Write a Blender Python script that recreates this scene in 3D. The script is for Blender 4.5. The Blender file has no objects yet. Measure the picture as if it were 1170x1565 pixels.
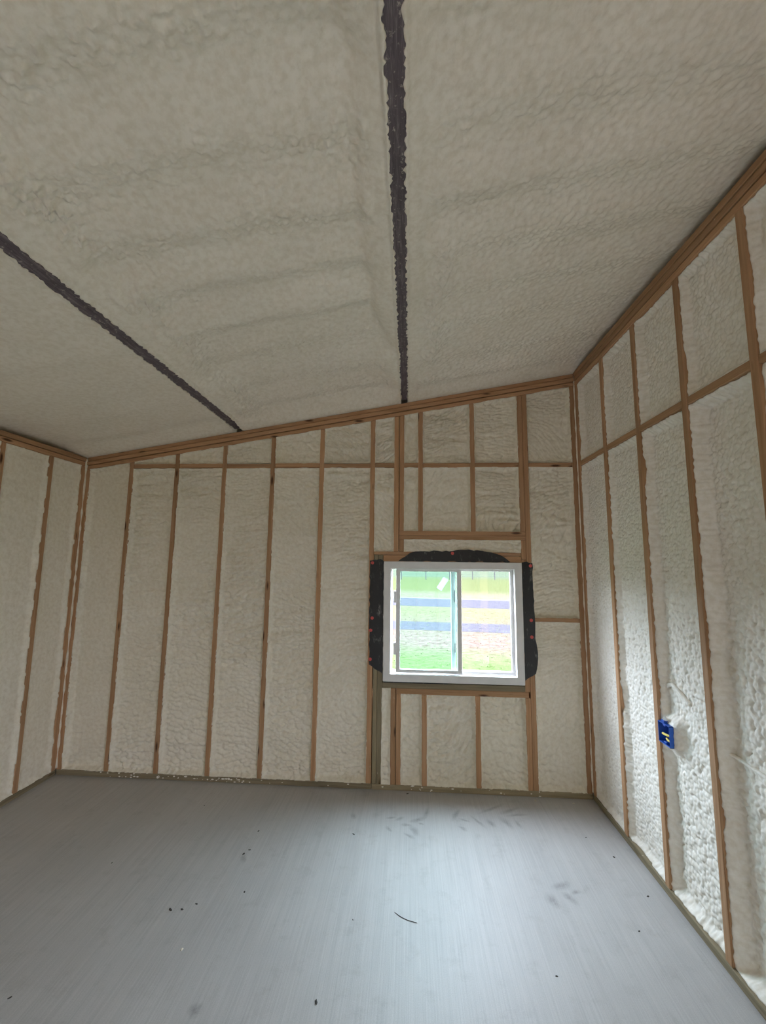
import bpy, bmesh, math, random
import numpy as np
from mathutils import Vector, Matrix

# ------------------------------------------------------------------ camera, sky, light, exposure
scene = bpy.context.scene
COL = scene.collection
cam_d = bpy.data.cameras.new('camera')
cam = bpy.data.objects.new('camera', cam_d)
COL.objects.link(cam)
fw = Vector((-0.06415089, 0.99054058, 0.12130133))
rt = Vector((0.99793532, 0.06329451, 0.0109039))
up = Vector((-0.00312305, -0.12175038, 0.99255584))
m = Matrix((rt, up, -fw)).transposed().to_4x4()
m.translation = Vector((2.7283, -3.2545, 1.6584))
cam.matrix_world = m
cam_d.sensor_fit = 'VERTICAL'
cam_d.sensor_height = 36.0
cam_d.lens = 631.2066 / 1565 * 36.0
cam_d.clip_start = 0.02
cam_d.clip_end = 2000
scene.camera = cam

world = bpy.data.worlds.new('overcast_sky')
scene.world = world
world.use_nodes = True
bgn = world.node_tree.nodes['Background']
# standard overcast sky: zenith three times as bright as the horizon, L = Lz (1 + 2 sin h) / 3
wn, wl = world.node_tree.nodes, world.node_tree.links
wtc = wn.new('ShaderNodeTexCoord'); wsx = wn.new('ShaderNodeSeparateXYZ')
wmx = wn.new('ShaderNodeMath'); wmx.operation = 'MAXIMUM'; wmx.inputs[1].default_value = 0.0
wma = wn.new('ShaderNodeMath'); wma.operation = 'MULTIPLY_ADD'
wl.new(wtc.outputs['Generated'], wsx.inputs[0]); wl.new(wsx.outputs[2], wmx.inputs[0]); wl.new(wmx.outputs[0], wma.inputs[0])
SKY = 22.0
wma.inputs[1].default_value = SKY * 2 / 3; wma.inputs[2].default_value = SKY / 3
wl.new(wma.outputs[0], bgn.inputs['Strength'])
bgn.inputs['Color'].default_value = (0.785, 0.842, 1.0, 1)

scene.view_settings.view_transform = 'Standard'
scene.view_settings.look = 'None'
scene.view_settings.exposure = 1.12
scene.view_settings.gamma = 1.0
scene.view_settings.use_curve_mapping = False
scene.cycles.max_bounces = 14
scene.cycles.diffuse_bounces = 8
scene.cycles.transparent_max_bounces = 16

# ------------------------------------------------------------------ dimensions (metres)
W = 4.041            # clear width between stud faces
YF = -5.0            # wall behind the camera
DEP = 0.14           # stud depth, side walls
DEPB = 0.089         # stud depth, gable wall
DW = 0.058           # framing round the window is held back to the window fin
ST = 0.038           # stud thickness
SL = 1 / 6.0         # roof slope
ZB = 2.437           # height of the blocking row
def z_plate_bot(x): return 2.405 + SL * x       # underside of sloped top plates
def z_plate_top(x): return 2.514 + SL * x
def z_roof(x): return 2.535 + SL * x            # underside of the purlins
FILL_DOOR = (-4.56, -3.80, 2.05)                     # doorway added to the tall wall behind the camera for fill light (y0, y1, height)
WIN = (2.525, 3.588, 0.76, 1.69)                # rough opening

def portal(name, loc, sx, sz, rz):
    l = bpy.data.lights.new(name, 'AREA')
    l.shape = 'RECTANGLE'; l.size = sx; l.size_y = sz
    l.cycles.is_portal = True
    o = bpy.data.objects.new(name, l); COL.objects.link(o)
    o.location = loc; o.rotation_euler = (math.pi / 2, 0, rz)
    return o
portal('window_portal', (3.057, .0640, 1.2185), .97, .82, math.pi)
portal('fill_door_portal', (W + DEP + .035, (FILL_DOOR[0] + FILL_DOOR[1]) / 2, FILL_DOOR[2] / 2), FILL_DOOR[1] - FILL_DOOR[0], FILL_DOOR[2], math.pi / 2)

# ------------------------------------------------------------------ materials
def new_mat(name):
    mt = bpy.data.materials.new(name); mt.use_nodes = True
    nt = mt.node_tree; b = nt.nodes['Principled BSDF']
    return mt, nt, b
def N(nt, typ, **kw):
    n = nt.nodes.new(typ)
    for k, v in kw.items(): setattr(n, k, v)
    return n
def ramp(nt, fac, stops):
    r = N(nt, 'ShaderNodeValToRGB')
    el = r.color_ramp.elements
    while len(el) < len(stops): el.new(0.5)
    for e, (p, c) in zip(el, stops):
        e.position = p; e.color = (*c, 1)
    nt.links.new(fac, r.inputs[0])
    return r.outputs[0]
def mix(nt, fac, a, b, mode='MIX'):
    n = N(nt, 'ShaderNodeMix', data_type='RGBA', blend_type=mode)
    if hasattr(fac, 'node'): nt.links.new(fac, n.inputs[0])
    else: n.inputs[0].default_value = fac
    for s, i in ((a, 6), (b, 7)):
        if hasattr(s, 'node'): nt.links.new(s, n.inputs[i])
        else: n.inputs[i].default_value = (*s, 1)
    return n.outputs[2]
def noise(nt, vec, scale, detail=4, rough=.55, dist=0):
    n = N(nt, 'ShaderNodeTexNoise')
    n.inputs['Scale'].default_value = scale; n.inputs['Detail'].default_value = detail
    n.inputs['Roughness'].default_value = rough; n.inputs['Distortion'].default_value = dist
    if vec is not None: nt.links.new(vec, n.inputs['Vector'])
    return n.outputs[0]
def mapping(nt, vec, scale=(1, 1, 1), loc=None):
    mp = N(nt, 'ShaderNodeMapping'); mp.inputs['Scale'].default_value = scale
    nt.links.new(vec, mp.inputs['Vector'])
    if loc is not None: nt.links.new(loc, mp.inputs['Location'])
    return mp.outputs[0]
def bump(nt, b, h, strength, dist):
    n = N(nt, 'ShaderNodeBump'); n.inputs['Strength'].default_value = strength
    n.inputs['Distance'].default_value = dist
    nt.links.new(h, n.inputs['Height']); nt.links.new(n.outputs[0], b.inputs['Normal'])
def geo_pos(nt): return N(nt, 'ShaderNodeNewGeometry').outputs['Position']

def foam_mat(name, c1, c2, fine=95, bs=.10):
    mt, nt, b = new_mat(name)
    p = geo_pos(nt)
    col = ramp(nt, noise(nt, p, 2.2, 5, .6), [(.3, c1), (.7, c2)])
    spk = ramp(nt, noise(nt, p, 40, 3, .6), [(.35, (.90, .88, .84)), (.6, (1, 1, 1))])
    nt.links.new(mix(nt, 1.0, col, spk, 'MULTIPLY'), b.inputs['Base Color'])
    b.inputs['Roughness'].default_value = .62
    b.inputs['Specular IOR Level'].default_value = .3
    bump(nt, b, noise(nt, p, fine, 2, .5), bs, .006)
    return mt
FOAM_W = foam_mat('spray_foam_cream', (.81, .76, .64), (.86, .815, .715))
FOAM_C = foam_mat('spray_foam_roof', (.785, .73, .625), (.835, .785, .685), 80, .15)
FOAM_R = foam_mat('spray_foam_pale', (.84, .80, .73), (.885, .85, .79), 110, .08)

def wood_mat(name, axis, dark, light, knot=(.09, .04, .02), over=True):
    mt, nt, b = new_mat(name)
    tc = N(nt, 'ShaderNodeTexCoord').outputs['Object']
    oi = N(nt, 'ShaderNodeObjectInfo')
    mul = N(nt, 'ShaderNodeVectorMath', operation='SCALE'); mul.inputs[3].default_value = 37
    cx = N(nt, 'ShaderNodeCombineXYZ')
    for i in range(3): nt.links.new(oi.outputs['Random'], cx.inputs[i])
    nt.links.new(cx.outputs[0], mul.inputs[0])
    sc = [26, 26, 26]; sc[axis] = 1.1
    v = mapping(nt, tc, sc, mul.outputs[0])
    g = noise(nt, v, 2.2, 7, .62, .35)
    col = ramp(nt, g, [(.28, dark), (.5, tuple((a + c) / 2 for a, c in zip(dark, light))), (.72, light)])
    tone = N(nt, 'ShaderNodeMapRange'); tone.inputs[3].default_value = .82; tone.inputs[4].default_value = 1.12
    nt.links.new(oi.outputs['Random'], tone.inputs[0])
    vm = N(nt, 'ShaderNodeVectorMath', operation='SCALE')
    nt.links.new(col, vm.inputs[0]); nt.links.new(tone.outputs[0], vm.inputs[3])
    # knots
    sk = [13, 13, 13]; sk[axis] = 3.2
    vo = N(nt, 'ShaderNodeTexVoronoi'); vo.inputs['Scale'].default_value = 1.0
    nt.links.new(mapping(nt, tc, sk, mul.outputs[0]), vo.inputs['Vector'])
    kf = ramp(nt, vo.outputs['Distance'], [(.07, (1, 1, 1)), (.16, (0, 0, 0))])
    c2 = mix(nt, kf, vm.outputs[0], knot)
    # thin smears of foam on the faces
    sm = [1, 1, 1]; sm[axis] = .35
    of = ramp(nt, noise(nt, mapping(nt, tc, sm, mul.outputs[0]), 38, 6, .72), [(.66, (0, 0, 0)), (.74, (.55, .55, .55))])
    c3 = mix(nt, of, c2, (.68, .62, .50)) if over else c2
    nt.links.new(c3, b.inputs['Base Color'])
    b.inputs['Roughness'].default_value = .72
    b.inputs['Specular IOR Level'].default_value = .25
    bump(nt, b, g, .25, .002)
    return mt
WD, WL = (.35, .19, .095), (.55, .335, .19)
WOOD = [wood_mat('spruce_' + 'xyz'[i], i, WD, WL) for i in range(3)]
TD, TL = (.20, .16, .098), (.36, .30, .195)
TREAT = [wood_mat('treated_' + 'xyz'[i], i, TD, TL, (.1, .07, .03)) for i in range(3)]

def plain(name, col, rough=.5, metal=0, spec=.5, var=0, scale=30):
    mt, nt, b = new_mat(name)
    if var:
        p = geo_pos(nt)
        c = ramp(nt, noise(nt, p, scale, 5, .6), [(.3, tuple(x * (1 - var) for x in col)), (.7, tuple(min(1, x * (1 + var)) for x in col))])
        nt.links.new(c, b.inputs['Base Color'])
    else: b.inputs['Base Color'].default_value = (*col, 1)
    b.inputs['Roughness'].default_value = rough
    b.inputs['Metallic'].default_value = metal
    b.inputs['Specular IOR Level'].default_value = spec
    return mt
SHEATH = plain('sheathing', (.45, .40, .33), .8, var=.2, scale=20)
VINYL = plain('white_vinyl', (.74, .74, .735), .38, var=.04, scale=14)
GASKET = plain('grey_gasket', (.25, .25, .25), .6)
BLUE = plain('blue_plastic', (.006, .085, .46), .4)
YELLOW = plain('yellow_sheath', (.80, .62, .10), .45)
WHITEC = plain('white_cable', (.78, .77, .74), .45)
REDCAP = plain('red_nail_cap', (.62, .10, .09), .45)
STEELN = plain('nail_steel', (.5, .5, .5), .35, 1)
CHIP = plain('dark_chip', (.05, .045, .04), .7, var=.3, scale=200)
CHIPW = plain('pale_chip', (.62, .58, .48), .7)

def purlin_mat():
    mt, nt, b = new_mat('dark_oxide_steel')
    p = geo_pos(nt)
    v = mapping(nt, p, (60, 6, 60))
    c = ramp(nt, noise(nt, v, 1.6, 8, .7, .4), [(.3, (.055, .042, .049)), (.52, (.11, .086, .097)), (.70, (.24, .20, .21))])
    f = ramp(nt, noise(nt, p, 55, 6, .7), [(.58, (0, 0, 0)), (.66, (.7, .7, .7))])
    nt.links.new(mix(nt, f, c, (.48, .43, .38)), b.inputs['Base Color'])
    b.inputs['Roughness'].default_value = .6
    bump(nt, b, noise(nt, p, 130, 4, .6), .4, .003)
    return mt
PURLIN = purlin_mat()

def tape_mat():
    mt, nt, b = new_mat('black_flashing')
    p = geo_pos(nt)
    dust = ramp(nt, noise(nt, mapping(nt, p, (1.8, 1, .7)), 15, 7, .72), [(.56, (0, 0, 0)), (.64, (.16, .16, .16)), (.74, (.8, .8, .8))])
    nt.links.new(mix(nt, dust, (.010, .011, .013), (.55, .53, .50)), b.inputs['Base Color'])
    b.inputs['Roughness'].default_value = .42
    bump(nt, b, noise(nt, p, 45, 4, .6), .5, .004)
    return mt
TAPE = tape_mat()

def concrete_mat():
    mt, nt, b = new_mat('broomed_concrete')
    p = geo_pos(nt)
    big = ramp(nt, noise(nt, p, 1.1, 5, .6), [(.3, (.40, .39, .385)), (.7, (.475, .467, .462))])
    st = noise(nt, mapping(nt, p, (150, 2.2, 1)), 1.0, 5, .65)
    st2 = noise(nt, mapping(nt, p, (38, .7, 1)), 1.0, 4, .6)
    lines = ramp(nt, st, [(.34, (.91, .91, .91)), (.5, (.98, .98, .98)), (.66, (1.05, 1.05, 1.05))])
    lines2 = ramp(nt, st2, [(.3, (.95, .95, .955)), (.6, (1.02, 1.02, 1.02))])
    c = mix(nt, 1, mix(nt, 1, big, lines, 'MULTIPLY'), lines2, 'MULTIPLY')
    spots = ramp(nt, noise(nt, p, 9, 6, .7), [(.54, (1, 1, 1)), (.72, (.88, .87, .86))])
    c = mix(nt, 1, c, spots, 'MULTIPLY')
    fine = ramp(nt, noise(nt, p, 260, 2, .5), [(.3, (.93, .93, .93)), (.7, (1.05, 1.05, 1.05))])
    c = mix(nt, 1, c, fine, 'MULTIPLY')
    nt.links.new(c, b.inputs['Base Color'])
    b.inputs['Roughness'].default_value = .5
    b.inputs['Specular IOR Level'].default_value = .5
    bump(nt, b, st, .18, .003)
    return mt
CONCRETE = concrete_mat()

def scuff_mat():
    mt, nt, b = new_mat('dusty_scuff')
    tc = N(nt, 'ShaderNodeTexCoord')
    vm = N(nt, 'ShaderNodeVectorMath', operation='LENGTH')
    nt.links.new(tc.outputs['Object'], vm.inputs[0])
    at = N(nt, 'ShaderNodeAttribute', attribute_name='rad')
    no = noise(nt, geo_pos(nt), 60, 4, .7)
    mr = N(nt, 'ShaderNodeMapRange'); mr.inputs[1].default_value = 0; mr.inputs[2].default_value = .8
    mr.inputs[3].default_value = 0; mr.inputs[4].default_value = .46
    nt.links.new(at.outputs['Fac'], mr.inputs[0])
    mm = N(nt, 'ShaderNodeMath', operation='MULTIPLY')
    nt.links.new(mr.outputs[0], mm.inputs[0]); nt.links.new(no, mm.inputs[1])
    b.inputs['Base Color'].default_value = (.22, .21, .215, 1); b.inputs['Roughness'].default_value = .8
    nt.links.new(mm.outputs[0], b.inputs['Alpha'])
    return mt
SCUFF = scuff_mat()

def glass_mat(name, tint):
    mt = bpy.data.materials.new(name); mt.use_nodes = True
    nt = mt.node_tree; nt.nodes.clear()
    out = N(nt, 'ShaderNodeOutputMaterial')
    tr = N(nt, 'ShaderNodeBsdfTransparent'); tr.inputs[0].default_value = (*tint, 1)
    gl = N(nt, 'ShaderNodeBsdfGlossy'); gl.inputs['Roughness'].default_value = .02
    lw = N(nt, 'ShaderNodeLayerWeight'); lw.inputs[0].default_value = .5
    pw = N(nt, 'ShaderNodeMath', operation='POWER'); pw.inputs[1].default_value = 5.0
    nt.links.new(lw.outputs['Facing'], pw.inputs[0])
    fr = N(nt, 'ShaderNodeMath', operation='MULTIPLY_ADD'); fr.inputs[1].default_value = .6; fr.inputs[2].default_value = .03
    nt.links.new(pw.outputs[0], fr.inputs[0])
    ms = N(nt, 'ShaderNodeMixShader')
    nt.links.new(fr.outputs[0], ms.inputs[0]); nt.links.new(tr.outputs[0], ms.inputs[1]); nt.links.new(gl.outputs[0], ms.inputs[2])
    nt.links.new(ms.outputs[0], out.inputs[0])
    return mt
GLASS = glass_mat('clear_glass', (.98, .985, .98))
GLASS_T = glass_mat('green_tinted_glass', (.82, .965, .95))

def ground_mat():
    mt, nt, b = new_mat('winter_pasture')
    p = geo_pos(nt)
    sx = N(nt, 'ShaderNodeSeparateXYZ'); nt.links.new(p, sx.inputs[0])
    wob = noise(nt, p, .35, 4, .6)
    m1 = N(nt, 'ShaderNodeMath', operation='MULTIPLY_ADD'); m1.inputs[1].default_value = 3.0
    nt.links.new(wob, m1.inputs[0]); nt.links.new(sx.outputs[1], m1.inputs[2])
    m3 = N(nt, 'ShaderNodeMath', operation='MULTIPLY_ADD'); m3.inputs[1].default_value = .2
    nt.links.new(sx.outputs[0], m3.inputs[0]); nt.links.new(m1.outputs[0], m3.inputs[2])
    mr = N(nt, 'ShaderNodeMapRange'); mr.inputs[1].default_value = 0; mr.inputs[2].default_value = 60
    nt.links.new(m3.outputs[0], mr.inputs[0])
    base = ramp(nt, mr.outputs[0], [(0, (0.0297, 0.0429, 0.0166)), (.118, (0.0297, 0.0429, 0.0166)), (.15, (0.0453, 0.0339, 0.0291)), (.19, (0.0422, 0.0346, 0.0266)),
                                    (.25, (0.0403, 0.0381, 0.0226)), (.40, (0.0426, 0.0398, 0.0270)), (.48, (0.0291, 0.0326, 0.0148)), (.80, (0.0278, 0.0319, 0.0148)), (1.0, (0.0250, 0.0316, 0.0213))])
    tuf = ramp(nt, noise(nt, mapping(nt, p, (2.2, 5, 1)), 3.0, 6, .7), [(.35, (.6, .57, .5)), (.5, (1.0, 1.0, 1.0)), (.65, (1.3, 1.3, 1.25))])
    nt.links.new(mix(nt, 1, base, tuf, 'MULTIPLY'), b.inputs['Base Color'])
    b.inputs['Roughness'].default_value = 1.0; b.inputs['Specular IOR Level'].default_value = 0.0
    return mt
GROUND = ground_mat()
GRAVEL = plain('grey_gravel', (.026, .025, .0295), .9, spec=0.0, var=.15, scale=4)
PALEST = plain('pale_verge', (.055, .055, .055), .9, spec=0.0)
GRASS = plain('grass_blade', (.040, .052, .022), .8, spec=0.0, var=.35, scale=2)
POST = plain('fence_post_paint', (.008, .008, .007), .7)

# ------------------------------------------------------------------ helpers
def link(name, me, mat, parent=None, loc=(0, 0, 0)):
    o = bpy.data.objects.new(name, me); COL.objects.link(o)
    o.location = loc
    if mat is not None and len(me.materials) == 0: me.materials.append(mat)
    if parent is not None: o.parent = parent
    return o
def bm_done(bm, name):
    me = bpy.data.meshes.new(name); bmesh.ops.recalc_face_normals(bm, faces=bm.faces)
    bm.to_mesh(me); bm.free(); return me
def hexa(bm, c, bevel=0):
    """c: 8 corners, bottom ring 0-3 then top ring 4-7"""
    vs = [bm.verts.new(p) for p in c]
    fs = [(3, 2, 1, 0), (4, 5, 6, 7), (0, 1, 5, 4), (1, 2, 6, 5), (2, 3, 7, 6), (3, 0, 4, 7)]
    ff = [bm.faces.new([vs[i] for i in f]) for f in fs]
    if bevel:
        es = set(e for f in ff for e in f.edges)
        bmesh.ops.bevel(bm, geom=list(es), offset=bevel, segments=1, affect='EDGES', profile=.5)
def box_c(x0, x1, y0, y1, z0, z1):
    return [(x0, y0, z0), (x1, y0, z0), (x1, y1, z0), (x0, y1, z0), (x0, y0, z1), (x1, y0, z1), (x1, y1, z1), (x0, y1, z1)]
def piece(name, corners, mat, parent=None, bevel=.0025):
    """one solid board; its origin at the middle of its lower end"""
    c = np.array(corners, float)
    o0 = np.array([c[:, 0].mean(), c[:, 1].mean(), c[:, 2].min()])
    bm = bmesh.new(); hexa(bm, [tuple(p) for p in c - o0], bevel)
    return link(name, bm_done(bm, name), mat, parent, tuple(o0))
def boxp(name, x0, x1, y0, y1, z0, z1, mat, parent=None, bevel=.0025):
    return piece(name, box_c(x0, x1, y0, y1, z0, z1), mat, parent, bevel)
def structure(o, label, cat):
    o['kind'] = 'structure'; o['label'] = label; o['category'] = cat
    return o
def thing(o, label, cat, group=None):
    o['label'] = label; o['category'] = cat
    if group: o['group'] = group
    return o

# --- numpy noise
def _h(ix, iy, seed):
    n = (ix.astype(np.int64) * 374761393 + iy.astype(np.int64) * 668265263 + seed * 2147483647 * 7 + 1013904223) & 0xffffffff
    n = ((n ^ (n >> 13)) * 1274126177) & 0xffffffff
    n = ((n ^ (n >> 16)) * 2246822519) & 0xffffffff
    n = n ^ (n >> 15)
    return (n & 0xffffff) / float(0xffffff)
def vn(u, v, seed):
    iu, iv = np.floor(u), np.floor(v); fu, fv = u - iu, v - iv
    fu = fu * fu * (3 - 2 * fu); fv = fv * fv * (3 - 2 * fv)
    a, b = _h(iu, iv, seed), _h(iu + 1, iv, seed); c, d = _h(iu, iv + 1, seed), _h(iu + 1, iv + 1, seed)
    return (a + (b - a) * fu) * (1 - fv) + (c + (d - c) * fu) * fv
def fbm(u, v, seed, oc=3):
    s, a, t = 0, 1.0, 0
    for k in range(oc):
        s = s + a * vn(u * 2 ** k, v * 2 ** k, seed + 11 * k); t += a; a *= .5
    return s / t
def worley(u, v, seed, offs=False):
    iu, iv = np.floor(u), np.floor(v)
    f1 = np.full(u.shape, 9.0); f2 = np.full(u.shape, 9.0); idv = np.zeros(u.shape); oy = np.zeros(u.shape)
    for du in (-1, 0, 1):
        for dv in (-1, 0, 1):
            cu, cv = iu + du, iv + dv
            px = cu + .1 + .8 * _h(cu, cv, seed); py = cv + .1 + .8 * _h(cu, cv, seed + 5)
            d = np.hypot(px - u, py - v); hid = _h(cu, cv, seed + 9)
            closer = d < f1
            f2 = np.where(closer, f1, np.minimum(f2, d)); idv = np.where(closer, hid, idv); oy = np.where(closer, v - py, oy); f1 = np.where(closer, d, f1)
    return (f1, f2, idv, oy) if offs else (f1, f2, idv)
def smooth(a, b, x):
    t = np.clip((x - a) / (b - a), 0, 1); return t * t * (3 - 2 * t)

def grid_mesh(name, P, back):
    """P: (nv, nu, 3) front surface; back: (3,) offset to the hidden rear face: gives a solid slab"""
    nv, nu = P.shape[:2]
    idx = np.arange(nv * nu).reshape(nv, nu)
    q = np.stack([idx[:-1, :-1], idx[:-1, 1:], idx[1:, 1:], idx[1:, :-1]], -1).reshape(-1, 4)
    ring = np.concatenate([idx[0, :], idx[1:, -1], idx[-1, -2::-1], idx[-2:0:-1, 0]])
    V = P.reshape(-1, 3)
    n0 = len(V)
    RV = V[ring].copy()
    if callable(back): RV = back(RV)
    else:
        d = np.array(back, float); ax = int(np.argmax(np.abs(d)))
        RV[:, ax] = d[ax]
    V = np.concatenate([V, RV])
    k = len(ring); r2 = n0 + np.arange(k)
    sk = np.stack([ring, r2, np.roll(r2, -1), np.roll(ring, -1)], -1)
    nq = len(q) + len(sk)
    me = bpy.data.meshes.new(name)
    me.vertices.add(len(V)); me.vertices.foreach_set('co', V.astype(np.float32).ravel())
    nl = nq * 4 + k
    me.loops.add(nl); me.polygons.add(nq + 1)
    me.loops.foreach_set('vertex_index', np.concatenate([q.ravel(), sk.ravel(), r2]).astype(np.int32))
    me.polygons.foreach_set('loop_start', np.concatenate([np.arange(nq) * 4, [nq * 4]]).astype(np.int32))
    me.update(calc_edges=True); me.validate()
    sm = np.ones(len(me.polygons), bool); sm[len(q):] = False
    me.polygons.foreach_set('use_smooth', sm)
    return me

SEED = [100]
def axis_cells(a, b, step, edge):
    L = b - a
    e = [x for x in edge if x < L * .35]
    n = max(2, int(round((L - 2 * (e[-1] if e else 0)) / step)))
    mid = np.linspace(a + (e[-1] if e else 0), b - (e[-1] if e else 0), n + 1)
    return np.concatenate([[a + x for x in e[:-1]], mid, [b - x for x in e[:-1]][::-1]]) if e else mid
def foam_bay(parent, frame, u0, u1, v0, v1, tex, mat, R=.035, e0=.004, wd=.016, step=.0062, DEP=DEPB, lip=.004, jg=.006, hole=None, sides=(1, 1, 1, 1)):
    """A sprayed-in foam panel between framing members. frame(u, v, recess) -> xyz; v1 may be a function of u (sloped plate)."""
    SEED[0] += 17; sd = SEED[0]
    us = axis_cells(u0, u1, step, (0, .003, .007, .012))
    top = (lambda u: v1(u)) if callable(v1) else (lambda u: np.full_like(u, v1))
    tm = float(np.mean(top(us)))
    if tm - v0 < .03: vs = np.linspace(v0, tm, 6)
    else: vs = axis_cells(v0, tm, step, (0, .003, .007, .012))
    t = (vs - v0) / (tm - v0)
    U = np.repeat(us[None, :], len(vs), 0)
    TP = np.repeat(top(us)[None, :], len(vs), 0)
    V = v0 + t[:, None] * (TP - v0)
    jag = lambda a, b, s: (fbm(a * 60, b * 60, s, 3) - .5)
    dl = U - u0 + jg * jag(V, V * 0 + 3, sd + 1) * 2; dr = u1 - U + jg * jag(V, V * 0 + 7, sd + 2) * 2
    db = V - v0 + .008 * jag(U, U * 0 + 5, sd + 3) * 2; dt = TP - V + .008 * jag(U, U * 0 + 9, sd + 4) * 2
    d = np.minimum(np.minimum(dl, dr), np.minimum(db, dt))
    wdv = wd * (.7 + .8 * vn(V * 9, U * 2, sd + 6))
    prof = smooth(0, 1, d / wdv)
    rag = e0 * (.5 + .7 * vn(V * 60, U * 60, sd + 8) + .9 * smooth(.6, .8, vn(V * 5, U * 5, sd + 9)))
    inner = R + tex(U, V, sd, d)
    rec = rag + (inner - rag) * prof
    if hole: rec = np.where((U > hole[0]) & (U < hole[1]) & (V > hole[2]) & (V < hole[3]), .083, rec)
    dist = np.minimum(np.minimum(U - u0, u1 - U), np.minimum(V - v0, TP - V))
    if lip:   # ragged skin lapping onto the wood faces
        for k, (sel, ax, sgn) in enumerate(((np.s_[:, 0], 0, -1), (np.s_[:, -1], 0, 1), (np.s_[0, :], 1, -1), (np.s_[-1, :], 1, 1))):
            if not sides[k]: continue
            cc = V[sel] if ax == 0 else U[sel]
            l = lip * 2.6 * (fbm(cc * 15, cc * 0 + k * 3.3, sd + 20 + k, 3) - .46)
            l = np.clip(l, 0, lip)
            if ax == 0: U[sel] = U[sel] + sgn * l
            else: V[sel] = V[sel] + sgn * l
            rec[sel] = np.where(l > .0004, -.0012, np.minimum(rec[sel], rag[sel]))
    X, Y, Z = frame(U, V, rec)
    P = np.stack([X, Y, Z], -1)
    o0 = P.reshape(-1, 3).mean(0); o0[2] = P[..., 2].min()
    bx = np.stack(frame(np.array([u0]), np.array([v0]), np.array([DEP - .004])), -1)[0] - o0
    fx = np.stack(frame(np.array([u0]), np.array([v0]), np.array([0.0])), -1)[0] - o0
    bk = np.where(np.abs(bx - fx) > 1e-6, bx, 0)
    me = grid_mesh('foam_panel', P - o0, bk)
    return link('foam_panel', me, mat, parent, tuple(o0))

# foam skins: the recess change (positive = deeper)
def tex_ripple(strength=1.0, ripple_from=None):
    """overlapping spray passes: scaly bumps stretched along the wall and stacked in courses"""
    def f(u, v, sd, d):
        wu = u + .016 * (fbm(u * 14, v * 14, sd + 31) - .5) * 2; wv = v + .030 * (fbm(u * 5, v * 7, sd + 33) - .5) * 2
        tilt = 8 * (fbm(u * 1.5, v * 1.2, sd + 71, 2) - .5)
        f1, f2, hid, oy = worley(wu * 21, wv * 36 + u * tilt, sd, True)
        scale = np.sqrt(np.clip(1 - (f1 * 1.1) ** 2, 0, 1)) * (.6 + .4 * hid) * (1 - .55 * np.clip(oy, -.8, .8))   # nodules sag downwards
        cour = fbm(wu * 3.0, wv * 19, sd + 41, 2)
        zone = .60 + .75 * smooth(.30, .72, fbm(u * 2.2, v * 1.7, sd + 51, 2))
        h = zone * (.036 * (scale - .5) + .042 * (cour - .5)) * strength + .016 * (fbm(u * 4, v * 2.5, sd + 61, 2) - .5)
        return -h
    return f
def tex_popcorn(strength=1.0, cells=55):
    """cauliflower skin: packed rounded nodules with crevices"""
    def f(u, v, sd, d):
        k = 1.0 - .12 * smooth(1.2, 2.4, v)
        wu = u + .007 * (fbm(u * 26, v * 26, sd + 31, 2) - .5) * 2; wv = v + .007 * (fbm(u * 26, v * 26, sd + 37, 2) - .5) * 2
        f1, f2, hid = worley(wu * cells, wv * cells * .9, sd)
        g1, g2, hid2 = worley(wu * cells * .55 + 5, wv * cells * .5, sd + 70)
        h = (1.0 / cells) * (np.sqrt(np.clip(1 - (f1 * 1.12) ** 2, 0, 1)) - .55) * (.6 + .4 * hid) + (.30 / cells) * np.sqrt(np.clip(1 - g1 ** 2, 0, 1)) * hid2
        h = h * k + .020 * (fbm(u * 5, v * 3, sd + 61, 2) - .5)
        return -h * strength
    return f
def box_mound(base, u0, u1, v0, v1, lift):
    """foam heaped up round the outlet box"""
    def f(u, v, sd, d):
        du = np.maximum(np.maximum(u0 - u, u - u1), 0); dv = np.maximum(np.maximum(v0 - v, v - v1), 0)
        q = np.hypot(du, dv)
        out = base(u, v, sd, d) * (1 - .6 * np.exp(-(q / .03) ** 2)) - lift * np.exp(-(q / .034) ** 2)
        return out
    return f
def tex_smooth(strength=1.0):
    def f(u, v, sd, d):
        return -(.010 * (fbm(u * 5, v * 4, sd + 61, 3) - .5) + .0026 * (fbm(u * 34, v * 52, sd + 13, 2) - .5) * 2) * strength
    return f

# ------------------------------------------------------------------ floor
floor = boxp('floor', -.2, W + .2, YF - .2, .2, -.12, 0, CONCRETE, None, 0)
structure(floor, 'grey broom-finished concrete slab floor with dusty marks', 'floor')

# ------------------------------------------------------------------ sheathing (the four walls) and roof
def slab_with_hole(name, x0, x1, y0, y1, ztop, hole, mat):
    """wall across X with a rectangular opening, sloped top"""
    hx0, hx1, hz0, hz1 = hole
    bm = bmesh.new()
    def part(a, b, za, zb):
        hexa(bm, [(a, y0, za(a)), (b, y0, za(b)), (b, y1, za(b)), (a, y1, za(a)), (a, y0, zb(a)), (b, y0, zb(b)), (b, y1, zb(b)), (a, y1, zb(a))])
    c = lambda v: (lambda x: v)
    part(x0, hx0, c(-.12), ztop); part(hx1, x1, c(-.12), ztop)
    part(hx0, hx1, c(hz1), ztop)
    if hz0 > -.1: part(hx0, hx1, c(-.12), c(hz0))
    return link(name, bm_done(bm, name), mat)
TOPZ = lambda x: 2.70 + SL * x
wall_back = slab_with_hole('wall_back', -.17, W + .17, DEPB, DEPB + .012, TOPZ, (2.450, 3.662, .712, 1.742), SHEATH)
structure(wall_back, 'gable stud wall with window, bays filled with cream spray foam', 'wall')
bm = bmesh.new()
xa, xb = -.17, W + .17
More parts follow.
